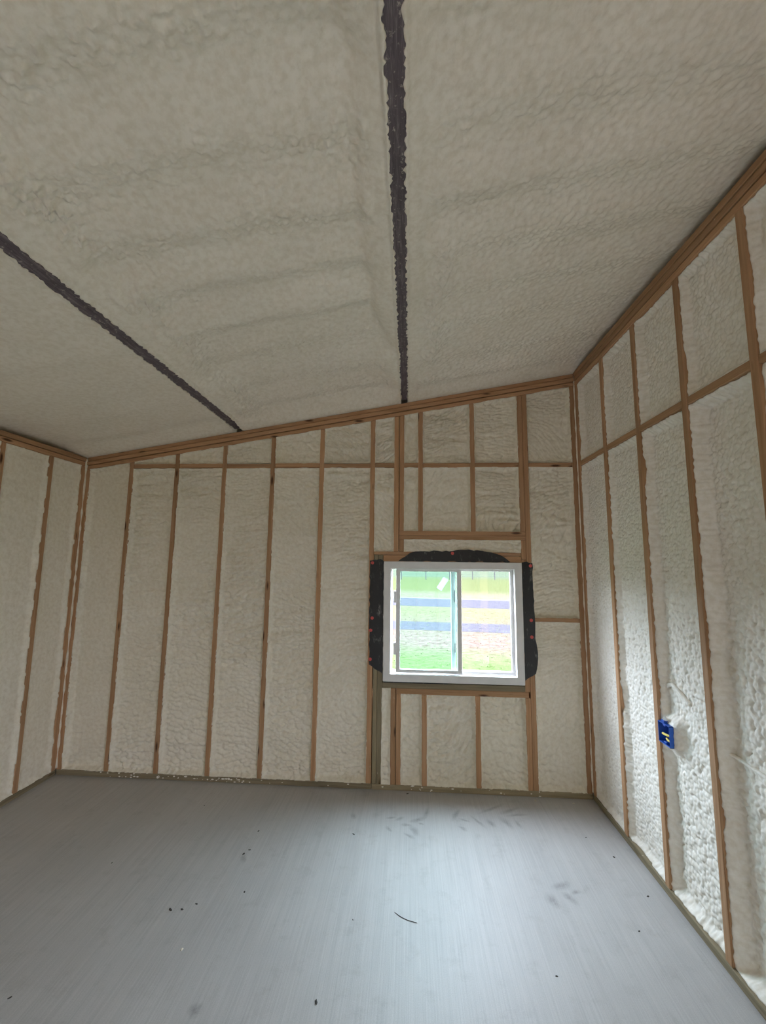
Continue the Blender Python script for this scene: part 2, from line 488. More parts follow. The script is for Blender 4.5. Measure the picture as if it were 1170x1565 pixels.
hexa(bm, [(xa, YF - .1, -.12), (xb, YF - .1, -.12), (xb, YF, -.12), (xa, YF, -.12), (xa, YF - .1, TOPZ(xa)), (xb, YF - .1, TOPZ(xb)), (xb, YF, TOPZ(xb)), (xa, YF, TOPZ(xa))])
wall_front = link('wall_front', bm_done(bm, 'wall_front'), SHEATH)
structure(wall_front, 'plain stud wall with cream foam, facing the gable window wall', 'wall')
bm = bmesh.new(); hexa(bm, box_c(-DEP - .03, -DEP, YF - .1, DEPB, -.12, 2.67))
wall_left = link('wall_left', bm_done(bm, 'wall_left'), SHEATH)
structure(wall_left, 'low stud wall under the roof eave with smooth cream foam', 'wall')
bm = bmesh.new()
for y0_, y1_, z0_, z1_ in ((YF - .1, FILL_DOOR[0], -.12, 3.37), (FILL_DOOR[1], DEPB, -.12, 3.37), (FILL_DOOR[0], FILL_DOOR[1], FILL_DOOR[2], 3.37)):
    hexa(bm, box_c(W + DEP, W + DEP + .03, y0_, y1_, z0_, z1_))
wall_right = link('wall_right', bm_done(bm, 'wall_right'), SHEATH)
structure(wall_right, 'tall stud wall with bumpy popcorn-textured pale spray foam', 'wall')
bm = bmesh.new()
xa, xb = -.25, W + .25
hexa(bm, [(xa, YF - .25, TOPZ(xa)), (xb, YF - .25, TOPZ(xb)), (xb, .3, TOPZ(xb)), (xa, .3, TOPZ(xa)),
          (xa, YF - .25, TOPZ(xa) + .04), (xb, YF - .25, TOPZ(xb) + .04), (xb, .3, TOPZ(xb) + .04), (xa, .3, TOPZ(xa) + .04)])
ceiling = link('ceiling', bm_done(bm, 'ceiling'), SHEATH)
structure(ceiling, 'sloping roof underside coated in cream spray foam between dark purlins', 'ceiling')

# ------------------------------------------------------------------ back wall framing (faces on y = 0)
def vstud(x0, x1, z0, z1, mat=None, parent=wall_back, y0=0.0, name='stud', DEP=DEPB):
    """z1 may be 'plate' = cut to the sloped plate"""
    za = z_plate_bot(x0) if z1 == 'plate' else z1
    zb = z_plate_bot(x1) if z1 == 'plate' else z1
    return piece(name, [(x0, y0, z0), (x1, y0, z0), (x1, y0 + DEP, z0), (x0, y0 + DEP, z0), (x0, y0, za), (x1, y0, zb), (x1, y0 + DEP, zb), (x0, y0 + DEP, za)],
                 mat or WOOD[2], parent)
def hboard(name, x0, x1, z0, z1, mat, slope=0.0, parent=wall_back, y0=0.0, y1=None):
    y1 = DEPB if y1 is None else y1
    s = lambda x: slope * x
    return piece(name, [(x0, y0, z0 + s(x0)), (x1, y0, z0 + s(x1)), (x1, y1, z0 + s(x1)), (x0, y1, z0 + s(x0)),
                        (x0, y0, z1 + s(x0)), (x1, y0, z1 + s(x1)), (x1, y1, z1 + s(x1)), (x0, y1, z1 + s(x0))], mat, parent)
g = .0363
for k in range(3):
    hboard('top_plate', .004, W - .003, 2.405 + k * g + .003, 2.405 + (k + 1) * g - .003, WOOD[0], SL, y0=(0, -.007, .003)[k])
hboard('bottom_plate', .002, 2.455, 0, ST, TREAT[0], y0=-.002)
hboard('bottom_plate', 2.457, W - .002, 0, ST, TREAT[0], y0=-.002)
studs = [(.0, ST), (.383, .421), (.777, .815), (1.183, 1.221), (1.589, 1.627), (1.996, 2.034), (2.411, 2.449)]
for a, b in studs: vstud(a, b, ST, 'plate')
vstud(2.604, 2.642, 1.745, 'plate'); vstud(2.646, 2.684, 1.908, 'plate')
vstud(2.796, 2.834, 1.908, 'plate'); vstud(3.207, 3.245, 1.908, 'plate')
vstud(3.585, 3.623, 1.908, 'plate'); vstud(3.625, 3.663, ST, 'plate')
vstud(4.000, 4.039, ST, 'plate')
hboard('header', 2.645, 3.6235, 1.874, 1.907, WOOD[0]); hboard('header', 2.645, 3.6235, 1.840, 1.8732, WOOD[0])
vstud(2.646, 2.684, 1.745, 1.839); vstud(3.5865, 3.6235, 1.690, 1.839)
hboard('window_head', 2.450, 3.585, 1.7195, 1.744, WOOD[0], y1=DW); hboard('window_head', 2.525, 3.5855, 1.6675, 1.7168, WOOD[0], y1=DW)
vstud(2.455, 2.485, ST, 1.7178, TREAT[2], DEP=DW); vstud(2.487, 2.5235, ST, 1.7178, TREAT[2], DEP=DW)
hboard('window_sill', 2.5245, 3.588, .7175, .758, TREAT[0], y1=DW); hboard('sill_plate', 2.632, 3.6125, .676, .717, WOOD[0])
vstud(2.590, 2.628, ST, .7165); vstud(2.632, 2.668, ST, .6755)
vstud(2.823, 2.861, ST, .6755); vstud(3.219, 3.257, ST, .6755); vstud(3.587, 3.6235, ST, .6755)
vstud(3.5865, 3.6235, .718, 1.689, DEP=DW)
# blocking row
bx = [.421, .777, .815, 1.183, 1.221, 1.589, 1.627, 1.996, 2.034, 2.411, 2.449, 2.604, 2.684, 2.796, 2.834, 3.207, 3.245, 3.585, 3.663, 4.0]
for i in range(0, len(bx), 2):
    dz = random.Random(i).uniform(-.004, .004)
    hboard('blocking', bx[i] + .001, bx[i + 1] - .001, ZB - .018 + dz, ZB + .018 + dz, WOOD[0], y0=.002, y1=.080)
hboard('blocking', 3.664, 3.999, 1.226, 1.258, WOOD[0], y0=.003)

# foam in the back wall
FB = lambda u, v, r: (u, r, v)
zb0, zb1 = ZB - .0205, ZB + .0205
pb = lambda u: z_plate_bot(u)
T = tex_ripple
lower = [(.038, .383, .25, 1), (.421, .777, .9, 0), (.815, 1.183, .9, 0), (1.221, 1.589, 1.0, 0), (1.627, 1.996, 1.0, 0), (2.034, 2.411, 1.05, 0)]
for a, b, s, full in lower:
    foam_bay(wall_back, FB, a, b, ST, pb if full else zb0, T(s), FOAM_W, R=.052)
    if not full: foam_bay(wall_back, FB, a, b, zb1, pb, T(.9), FOAM_W, R=.044)
foam_bay(wall_back, FB, 2.449, 2.604, zb1, pb, T(1.1), FOAM_W); foam_bay(wall_back, FB, 2.449, 2.604, 1.745, zb0, T(1.1), FOAM_W)
for a, b, s in ((2.684, 2.796, .9), (2.834, 3.207, 1.0), (3.245, 3.585, .8)):
    foam_bay(wall_back, FB, a, b, zb1, pb, T(s), FOAM_W, R=.046)
for a, b, s in ((2.684, 2.796, .8), (2.834, 3.207, .45), (3.245, 3.585, 1.7)):
    foam_bay(wall_back, FB, a, b, 1.908, zb0, T(s), FOAM_W, R=.046)
foam_bay(wall_back, FB, 3.663, 4.0, zb1, pb, T(.6), FOAM_W, R=.05); foam_bay(wall_back, FB, 3.663, 4.0, 1.258, zb0, T(1.0), FOAM_W, R=.05)
foam_bay(wall_back, FB, 3.663, 4.0, ST, 1.226, T(.55), FOAM_W, R=.05)
foam_bay(wall_back, FB, 2.684, 3.586, 1.745, 1.839, T(.8), FOAM_W, R=.02)
foam_bay(wall_back, FB, 2.5235, 2.590, ST, .7165, T(.8), FOAM_W, R=.02)
for a, b, s in ((2.668, 2.823, 1.2), (2.861, 3.219, 1.0), (3.257, 3.587, .7)):
    foam_bay(wall_back, FB, a, b, ST, .6755, T(s), FOAM_W, R=.046)

# ------------------------------------------------------------------ side walls
def ystud(parent, X, inward, y, z0, z1, mat=WOOD[2], w=ST, name='stud'):
    """stud of a side wall: face on plane X, body going away from the room"""
    xs = sorted((X, X - inward * DEP))
    return boxp(name, xs[0], xs[1], y - w / 2, y + w / 2, z0, z1, mat, parent)
def yboard(parent, name, X, inward, y0, y1, z0, z1, mat, off=0.0, dep=DEP):
    xs = sorted((X + inward * off, X - inward * dep))
    return boxp(name, xs[0], xs[1], min(y0, y1), max(y0, y1), z0, z1, mat, parent)
# right wall: studs at 16 inch centres
RY = [-.447 - .4064 * k for k in range(8)]
ZTR = 3.078
for k in range(3):
    yboard(wall_right, 'top_plate', W, -1, YF, -.003, ZTR + k * .0385 + .0025, ZTR + (k + 1) * .0385 - .0025, WOOD[1], (0, .003, .006)[k])
yboard(wall_right, 'bottom_plate', W, -1, FILL_DOOR[1], -.004, 0, ST, TREAT[1], .002)
yboard(wall_right, 'bottom_plate', W, -1, YF, FILL_DOOR[0], 0, ST, TREAT[1], .002)
ystud(wall_right, W, -1, -.022, ST, ZTR)
for y in RY: ystud(wall_right, W, -1, y, ST, ZTR)
for y in (FILL_DOOR[1] + ST / 2, FILL_DOOR[0] - ST / 2, YF + .12): ystud(wall_right, W, -1, y, ST, ZTR)
yboard(wall_right, 'header', W, -1, FILL_DOOR[0], FILL_DOOR[1], FILL_DOOR[2], FILL_DOOR[2] + .09, WOOD[1])
FR = lambda u, v, r: (W + r, -u, v)
edges = [-.041] + RY + [FILL_DOOR[1] + ST / 2]
for i in range(len(edges) - 1):
    ya = edges[i] if i == 0 else edges[i] - ST / 2
    yb = edges[i + 1] + ST / 2
    yboard(wall_right, 'blocking', W, -1, ya - .001, yb + .001, ZB - .018, ZB + .018, WOOD[1], -.002, .10)
    near = i < 5
    stp = (.0045, .0042, .0042, .0042, .006)[i] if near else .02
    pop = tex_popcorn(1.1, (66, 60, 53, 48, 48)[i]) if near else tex_popcorn(1)
    if i == 2: pop = box_mound(pop, .8735, .9705, .746, .854, .044)
    foam_bay(wall_right, FR, -ya, -yb, ST, zb0, pop, FOAM_R, R=(.042, .046, .062, .078, .078)[i] if near else .07,
             e0=(.008, .012, .014, .012, .014)[i] if near else .014, wd=.032, step=stp, DEP=DEP, jg=.003, lip=0, hole=(.8, .9675, .7505, .8495) if i == 2 else None)
    foam_bay(wall_right, FR, -ya, -yb, zb1, ZTR, tex_popcorn(1.0, (68, 62, 55, 50, 50)[i] if near else 55), FOAM_R, R=.05, e0=.010, wd=.028, step=stp, DEP=DEP, jg=.003, lip=0)
foam_bay(wall_right, FR, -FILL_DOOR[1], -FILL_DOOR[0], FILL_DOOR[2] + .09, ZTR, tex_popcorn(1), FOAM_R, R=.05, step=.02, DEP=DEP, lip=0)
foam_bay(wall_right, FR, -FILL_DOOR[0] + ST, -YF - .139, ST, ZTR, tex_popcorn(1), FOAM_R, R=.05, step=.02, DEP=DEP, lip=0)
# left wall
LY = [-.335, -.715] + [-.715 - .4064 * k for k in range(1, 11) if -.715 - .4064 * k > YF + .1]
ZTL = 2.436
for k in range(2):
    yboard(wall_left, 'top_plate', 0, 1, YF, -.003, ZTL + k * .0385 + .0022, ZTL + (k + 1) * .0385 - .0022, WOOD[1], (0, .004)[k])
yboard(wall_left, 'bottom_plate', 0, 1, YF, -.004, 0, ST, TREAT[1], .002)
ystud(wall_left, 0, 1, -.024, ST, ZTL, w=.044)
for y in LY: ystud(wall_left, 0, 1, y, ST, ZTL)
FL = lambda u, v, r: (-r, -u, v)
edges = [-.046] + LY + [YF + .02]
for i in range(len(edges) - 1):
    ya = edges[i] if i == 0 else edges[i] - ST / 2
    yb = edges[i + 1] + (ST / 2 if i < len(edges) - 2 else 0)
    foam_bay(wall_left, FL, -ya, -yb, ST, ZTL, tex_smooth(1), FOAM_W, R=.022, e0=.006, wd=.03, step=.010 if i < 4 else .03, DEP=DEP, lip=.002 if i < 4 else 0)
# front wall, behind the camera: studs, foam bays and a small framed opening
def front_piece(name, a, b, z0, z1, dep, mat, bev):
    f = (lambda x: z_plate_bot(x)) if z1 is None else (lambda x: z1)
    piece(name, [(a, YF, z0), (b, YF, z0), (b, YF + dep, z0), (a, YF + dep, z0), (a, YF, f(a)), (b, YF, f(b)), (b, YF + dep, f(b)), (a, YF + dep, f(a))], mat, wall_front, bev)
cells = [round(float(x), 4) for x in np.arange(0, W - .3, .4064)] + [W - ST]
for k, x0 in enumerate(cells):
    front_piece('stud', x0, x0 + ST, ST, None, .09, WOOD[2], .0025)
    if k < len(cells) - 1: front_piece('foam_panel', x0 + ST, cells[k + 1], ST, None, .06, FOAM_W, .01)
hboard('bottom_plate', .002, W - .002, 0, ST, TREAT[0], parent=wall_front, y0=YF, y1=YF + .09)
hboard('top_plate', .002, W - .002, 2.405, 2.514, WOOD[0], SL, parent=wall_front, y0=YF, y1=YF + .09)

# ------------------------------------------------------------------ roof: purlins and three foam fields
PUR = [(1.272, 1.345), (2.655, 2.715)]
for a, b in PUR:
    # a channel-like purlin: flange underside shows, web runs up into the foam
    bm = bmesh.new()
    n = 160
    ys = np.linspace(-.003, YF, n)
    rows = []
    rng = random.Random(int(a * 1000))
    for y in ys:
        rows.append([bm.verts.new(p) for p in ((a, y, z_roof(a)), (b, y, z_roof(b)), (b, y, z_roof(b) + .02), ((a + b) / 2 + .004, y, z_roof(b) + .02),
                                               ((a + b) / 2 + .004, y, TOPZ(b) - .005), ((a + b) / 2 - .004, y, TOPZ(a) - .005), ((a + b) / 2 - .004, y, z_roof(a) + .02), (a, y, z_roof(a) + .02))])
    for r0, r1 in zip(rows, rows[1:]):
        for i in range(8): bm.faces.new((r0[i], r0[(i + 1) % 8], r1[(i + 1) % 8], r1[i]))
    bm.faces.new(rows[0]); bm.faces.new(rows[-1][::-1])
    o = link('purlin', bm_done(bm, 'purlin'), PURLIN, ceiling)
    o['label'] = 'dark oxide-coated steel purlin underside'
RIBS = [-.28, -.62, -1.0, -1.30, -1.60, -1.88, -2.155, -2.46, -2.77, -3.08, -3.4, -3.7, -4.0, -4.3, -4.6]
def roof_field(x0, x1, left_purlin, right_purlin, smooth_field, sd):
    us = np.concatenate([[x0, x0 + .004, x0 + .01, x0 + .02], np.linspace(x0 + .03, x1 - .03, int((x1 - x0) / .0075)), [x1 - .02, x1 - .01, x1 - .004, x1]])
    vs = np.concatenate([np.linspace(0.02, -2.9, 390), np.linspace(-2.94, YF, 52)])
    U, V = np.meshgrid(us, vs)
    dl, dr = U - x0, x1 - U
    jit = .05 * (fbm(V * 5, U * 0, sd, 2) - .5) * 2
    if left_purlin: rl = .010 + .105 * smooth(.02, .17, dl + jit)
    else: rl = .03 + .03 * smooth(.0, .25, dl)
    if right_purlin and not left_purlin: rr = .012 + .05 * smooth(.0, .016, dr)
    elif right_purlin: rr = .010 + .095 * smooth(.01, .15, dr + jit)
    else: rr = .03 + .03 * smooth(.0, .25, dr)
    up_ = np.minimum(rl, rr)
    body = smooth(.012, .075, up_)
    if left_purlin and not right_purlin: up_ = up_ * .75
    if right_purlin and not left_purlin: up_ = up_ * .55
    amp = .35 if smooth_field else 1.0
    h = np.zeros_like(U); rough = np.zeros_like(U)
    wav = .03 * (fbm(U * 1.6, V * 1.6, sd + 3, 3) - .5) * 2
    for k, y in enumerate(RIBS):
        a = .040 * (.6 + .8 * _h(np.array([k]), np.array([sd]), 4)[0])
        d = (V + wav) - y                      # + = farther from the camera than the rib
        ln = smooth(.2, .55, fbm(U * 1.1 + k * 7, V * .2, sd + 5, 2))
        h += -a * (.65 + .35 * ln) * np.where(d > 0, np.exp(-(d / .085) ** 2), np.exp(-(d / .14) ** 2))
    for y in RIBS: rough += np.exp(-(((V + wav) - y - .05) / .07) ** 2)
    f1, f2, hid = worley(U * 40, V * 40, sd + 8)
    band = smooth(.40, .66, fbm(U * 1.5, V * 2.5, sd + 12, 3))
    lump = np.clip(1 - f1 * 1.2, 0, 1) * (.3 + .7 * hid)
    h += amp * (-.017 * lump * (.45 + .4 * band + .6 * rough) + .022 * (fbm(U * 2.5, V * 3.5, sd + 14, 3) - .5) + .0035 * (fbm(U * 18, V * 18, sd + 15, 2) - .5))
    # a lumpy roll of foam along the foot of the fillet
    if left_purlin:
        roll = np.exp(-((dl - .155 + jit) / .05) ** 2) * smooth(.3, .6, fbm(V * 2.2, U * 0 + 2, sd + 17, 2))
        h += -.040 * roll * (.4 + .9 * lump)
    Z = z_roof(U) + up_ + h * body * (amp if smooth_field else 1) 
    # ragged lips on the purlin edges
    for sel, sg, has in ((np.s_[:, 0], -1, left_purlin), (np.s_[:, -1], 1, right_purlin)):
        if has:
            l = .022 * (fbm(V[sel] * 70, V[sel] * 0, sd + 33 + sg, 3) - .30)
            l = np.clip(l, -.001, .012)
            U[sel] = U[sel] + -sg * -1 * l
            Z[sel] = z_roof(U[sel]) - .003
            s2 = np.s_[:, 1] if sg < 0 else np.s_[:, -2]
            Z[s2] = z_roof(U[s2]) - .003
    # foam feathers down onto the gable plate
    k_ = smooth(-.26, -.01, V) ** 1.5
    Z = Z * (1 - k_) + (z_plate_top(U) - .002) * k_
    P = np.stack([U, V, Z], -1)
    o0 = np.array([(x0 + x1) / 2, -1.5, z_roof((x0 + x1) / 2)])
    def under_roof(rv):
        rv = rv.copy(); rv[:, 2] = TOPZ(rv[:, 0] + o0[0]) - .003 - o0[2]; return rv
    me = grid_mesh('foam_panel', P - o0, under_roof)
    return link('foam_panel', me, FOAM_C, ceiling, tuple(o0))
roof_field(-.12, PUR[0][0], False, True, True, 501)
roof_field(PUR[0][1], PUR[1][0], True, True, False, 502)
roof_field(PUR[1][1], W + .12, True, False, False, 503)

# ------------------------------------------------------------------ window
def ring_mesh(x0, x1, z0, z1, y0, y1, w, bevel=.003):
    """rectangular frame as one mesh; w = (left, right, bottom, top) member widths"""
    bm = bmesh.new()
    l, r, b, t = w
    o = [(x0, z0), (x1, z0), (x1, z1), (x0, z1)]; i = [(x0 + l, z0 + b), (x1 - r, z0 + b), (x1 - r, z1 - t), (x0 + l, z1 - t)]
    V = {}
    for nm, ps in (('o', o), ('i', i)):
        for k, (x, z) in enumerate(ps):
            for yy, y in (('f', y0), ('b', y1)): V[nm, k, yy] = bm.verts.new((x, y, z))
    for k in range(4):
        n = (k + 1) % 4
        bm.faces.new((V['o', k, 'f'], V['o', n, 'f'], V['i', n, 'f'], V['i', k, 'f']))
        bm.faces.new((V['o', n, 'b'], V['o', k, 'b'], V['i', k, 'b'], V['i', n, 'b']))
        bm.faces.new((V['o', k, 'b'], V['o', n, 'b'], V['o', n, 'f'], V['o', k, 'f']))
        bm.faces.new((V['i', k, 'f'], V['i', n, 'f'], V['i', n, 'b'], V['i', k, 'b']))
    if bevel: bmesh.ops.bevel(bm, geom=list(bm.edges), offset=bevel, segments=2, affect='EDGES', profile=.5)
    return bm_done(bm, 'frame')
WX, WZ = 2.53, .767
def shift(me, dx, dy, dz): me.transform(Matrix.Translation((-dx, -dy, -dz))); return me
WO = (3.057, 0, .767)
def wpart(name, me, mat, parent):
    return link(name, shift(me, *WO), mat, parent)
win = link('window_1', shift(ring_mesh(2.530, 3.585, .767, 1.668, -.012, .044, (.055, .056, .056, .054)), *WO), VINYL, None, WO)
structure(win, 'white vinyl sliding window with one green-tinted sash', 'window')
wpart('outer_frame', ring_mesh(2.5845, 3.5295, .8225, 1.6145, .040, .062, (.012, .016, .018, .008), .002), VINYL, win)
wpart('nail_fin', ring_mesh(2.430, 3.690, .690, 1.765, .0595, .0620, (.157, .163, .135, .153), 0), VINYL, win)
wpart('track', ring_mesh(2.5845, 3.5295, .8225, 1.6145, .030, .034, (.005, .005, .010, .005), .001), VINYL, win)
sash = wpart('sash', ring_mesh(2.626, 3.128, .832, 1.612, .004, .027, (.032, .034, .024, .020)), VINYL, win)
def pane(x0, x1, z0, z1, y, mat, parent):
    bm = bmesh.new(); hexa(bm, box_c(x0, x1, y - .002, y + .002, z0, z1)); return wpart('glass_pane', bm_done(bm, 'glass_pane'), mat, parent)
pane(2.655, 3.097, .853, 1.595, .016, GLASS_T, sash)
fix = wpart('fixed_sash', ring_mesh(3.052, 3.522, .836, 1.610, .037, .054, (.034, .018, .016, .012), .002), VINYL, win)
pane(3.083, 3.506, .850, 1.600, .046, GLASS, fix)
for z in (1.395, 1.005):          # small finger latches on the sliding sash
    bm = bmesh.new(); hexa(bm, box_c(2.606, 2.628, .006, .022, z - .045, z + .045), .004); wpart('latch', bm_done(bm, 'latch'), VINYL, sash)
bm = bmesh.new(); hexa(bm, box_c(3.076, 3.084, .031, .038, 1.36, 1.45), .002); wpart('latch', bm_done(bm, 'latch'), GASKET, fix)
bm = bmesh.new(); hexa(bm, box_c(3.076, 3.084, .031, .038, .98, 1.05), .002); wpart('latch', bm_done(bm, 'latch'), GASKET, fix)
# maker's sticker left on the glass
bm = bmesh.new()
c0 = Vector((2.985, .0135, 1.50)); dv = Vector((.055, 0, .085)); pv = Vector((-.018, 0, .012))
vs = [bm.verts.new(c0 + a * dv + b * pv + Vector((0, t, 0))) for t in (0, -.0004) for a, b in ((-.5, -1), (.5, -1), (.5, 1), (-.5, 1))]
for f in ((0, 1, 2, 3), (7, 6, 5, 4), (0, 4, 5, 1), (1, 5, 6, 2), (2, 6, 7, 3), (3, 7, 4, 0)): bm.faces.new([vs[i] for i in f])
FILM = glass_mat('sticker_film', (.93, .96, 1.0))
fnt = FILM.node_tree; fd = fnt.nodes.new('ShaderNodeBsdfTranslucent'); fd.inputs[0].default_value = (.8, .9, .95, 1)
fm = fnt.nodes.new('ShaderNodeMixShader'); fm.inputs[0].default_value = .07
fo = [n for n in fnt.nodes if n.type == 'OUTPUT_MATERIAL'][0]; src = fo.inputs[0].links[0].from_socket
fnt.links.new(src, fm.inputs[1]); fnt.links.new(fd.outputs[0], fm.inputs[2]); fnt.links.new(fm.outputs[0], fo.inputs[0])
stk = wpart('sticker', bm_done(bm, 'sticker'), FILM, sash)

# black flashing membrane folded onto the framing round the window
def tape(outline, seed, y=-.0035, n=60, jag=.004):
    """outline: closed polygon in (x, z); a thin wavy sheet with thickness"""
    rng = random.Random(seed)
    pts = []
    for (xa, za), (xb, zb_) in zip(outline, outline[1:] + outline[:1]):
        L = math.hypot(xb - xa, zb_ - za); k = max(2, int(L / .03))
        for i in range(k):
            t = i / k
            j = jag if 0 < i else jag * .4
            pts.append((xa + (xb - xa) * t + rng.uniform(-j, j), za + (zb_ - za) * t + rng.uniform(-j, j)))
    bm = bmesh.new()
    f = bm.faces.new([bm.verts.new((x, y, z)) for x, z in pts])
    r = bmesh.ops.extrude_face_region(bm, geom=[f])
    for v in r['geom']:
        if isinstance(v, bmesh.types.BMVert): v.co.y = y + .003
    bmesh.ops.triangulate(bm, faces=bm.faces)
    o = link('flashing_tape', bm_done(bm, 'flashing_tape'), TAPE, wall_back)
    o['label'] = 'black flashing membrane smeared with foam dust'
    return o
tL = tape([(2.420, 1.672), (2.423, .885), (2.5285, .822), (2.529, 1.666), (2.50, 1.685), (2.45, 1.68)], 1)
tR = tape([(3.5865, 1.668), (3.5865, .800), (3.668, .852), (3.682, .93), (3.684, 1.03), (3.672, 1.10), (3.668, 1.665), (3.62, 1.678)], 2)
tT = tape([(2.640, 1.669), (2.700, 1.712), (2.775, 1.748), (2.95, 1.752), (3.25, 1.762), (3.36, 1.745), (3.43, 1.722), (3.50, 1.669)], 3, jag=.006)
bmk = bmesh.new(); hexa(bmk, box_c(2.535, 3.02, -.0095, .04, .7585, .7668))
link('flashing_tape', bm_done(bmk, 'flashing_tape'), TAPE, wall_back)
def lathe(profile, seg=16):
    bm = bmesh.new(); rows = []
    for r, h in profile: rows.append([bm.verts.new((r * math.cos(2 * math.pi * k / seg), h, r * math.sin(2 * math.pi * k / seg))) for k in range(seg)])
    for a, b in zip(rows, rows[1:]):
        for k in range(seg): bm.faces.new((a[k], a[(k + 1) % seg], b[(k + 1) % seg], b[k]))
    bm.faces.new(rows[0]); bm.faces.new(rows[-1]); return bm
capm = bm_done(lathe([(.0125, 0), (.0125, -.0015), (.0105, -.003), (.004, -.003), (.004, -.0045), (.002, -.005)]), 'nail_cap'); capm.materials.append(REDCAP)
for x, z, tp in ((3.062, 1.735, tT), (2.443, 1.232, tL), (2.433, 1.14, tL), (2.432, .925, tL), (2.440, 1.655, tL), (3.645, 1.238, tR), (3.645, 1.115, tR), (3.652, 1.645, tR)):
    link('nail_cap', capm, None, tp, (x, -.0035, z))

# ------------------------------------------------------------------ blue outlet box nailed to a right-wall stud
BX = Vector((W, -.8735, .748))
eb = bpy.data.objects.new('electrical_box', None); COL.objects.link(eb); eb.location = BX
thing(eb, 'blue plastic two-gang electrical box with yellow cable ends on stud', 'electrical box')
def open_box(wy, hz, dx, t):
    """five-sided box open towards -x; y runs 0..-wy, z 0..hz"""
    bm = bmesh.new()
    hexa(bm, box_c(dx - t, dx, -wy, 0, 0, hz), .001)
    hexa(bm, box_c(-.006, dx, -wy, -wy + t, 0, hz), .001); hexa(bm, box_c(-.006, dx, -t, 0, 0, hz), .001)
    hexa(bm, box_c(-.006, dx, -wy, 0, 0, t), .001); hexa(bm, box_c(-.006, dx, -wy, 0, hz - t, hz), .001)
    return bm_done(bm, 'shell')
sh = link('shell', open_box(.097, .104, .078, .004), BLUE, eb)
for z in (.006, .090):
    bm = bmesh.new(); hexa(bm, box_c(-.004, .02, -.062, -.040, z, z + .010), .002); link('screw_tab', bm_done(bm, 'screw_tab'), BLUE, eb)
bm = bmesh.new(); hexa(bm, box_c(-.002, .03, -.050, -.022, .104, .116), .002); link('nail_bracket', bm_done(bm, 'nail_bracket'), BLUE, eb)
def tube_curve(name, pts, r, mat, parent=None, loc=(0, 0, 0), cyc=False):
    cu = bpy.data.curves.new(name, 'CURVE'); cu.dimensions = '3D'; cu.bevel_depth = r; cu.bevel_resolution = 3; cu.use_fill_caps = True
    sp = cu.splines.new('POLY'); sp.points.add(len(pts) - 1)
    for p, q in zip(sp.points, pts): p.co = (*q, 1)
    tmp = bpy.data.objects.new('t', cu); COL.objects.link(tmp)
    dg = bpy.context.evaluated_depsgraph_get()
    me = bpy.data.meshes.new_from_object(tmp.evaluated_get(dg)); bpy.data.objects.remove(tmp); bpy.data.curves.remove(cu)
    me.shade_smooth(); me.materials.clear()
    return link(name, me, mat, parent, loc)
c1 = tube_curve('cable_end', [(.030, -.093, .050), (.008, -.085, .051), (.004, -.050, .048), (.006, -.020, .045)], .006, YELLOW, eb)
c2 = tube_curve('cable_end', [(.034, -.093, .026), (.012, -.085, .024), (.008, -.060, .024), (.010, -.044, .028)], .0055, YELLOW, eb)
c1['label'] = c2['label'] = 'yellow sheathed cable end'
tube_curve('cable_entry', [(.03, -.040, .100), (.022, -.040, .116), (.010, -.043, .124), (.004, -.046, .122)], .010, WHITEC, eb)
# cables buried under the foam skin of the tall wall
def buried(pts, r=.007):
    o = tube_curve('buried_cable', pts, r, FOAM_R, wall_right); o['label'] = 'cable buried under a skin of foam'; return o
buried([(W + .050, -1.285, .868), (W + .064, -1.33, .860), (W + .066, -1.45, .850), (W + .064, -1.55, .842), (W + .066, -1.645, .835)], .009)
buried([(W + .050, -.872, 1.00), (W + .050, -.895, 1.035), (W + .052, -.93, 1.045), (W + .054, -.98, 1.02), (W + .060, -1.04, .985)], .012)

# ------------------------------------------------------------------ marks and litter on the floor
MARKS = [(2.74, -0.362, 2.837, -0.312, 0.024), (2.837, -0.312, 2.859, -0.198, 0.018), (2.68, -0.395, 2.744, -0.396, 0.017), (2.74, -0.403, 2.789, -0.497, 0.028), (2.699, -0.479, 2.764, -0.524, 0.016), (2.583, -0.34, 2.644, -0.321, 0.014), (2.645, -0.356, 2.696, -0.316, 0.018), (2.588, -0.423, 2.624, -0.472, 0.015), (2.792, -0.372, 2.826, -0.383, 0.013), (3.01, -0.326, 3.073, -0.195, 0.02), (3.047, -0.378, 3.091, -0.428, 0.017), (3.139, -0.265, 3.214, -0.385, 0.014), (3.207, -0.23, 3.382, -0.114, 0.017), (3.238, -0.3, 3.279, -0.373, 0.023), (3.34, -0.226, 3.479, -0.146, 0.022), (3.332, -0.264, 3.383, -0.377, 0.026), (3.38, -0.245, 3.518, -0.219, 0.015), (3.42, -0.292, 3.442, -0.373, 0.014), (3.056, -0.301, 3.121, -0.331, 0.012), (3.473, -0.852, 3.57, -0.81, 0.028), (3.432, -0.891, 3.454, -0.978, 0.033), (3.51, -0.874, 3.558, -0.95, 0.022), (3.56, -0.881, 3.602, -0.86, 0.016),
         (1.915, -1.545, 1.965, -1.565, .03), (1.79, -.74, 1.82, -.80, .018), (2.36, -.30, 2.375, -.36, .02)]
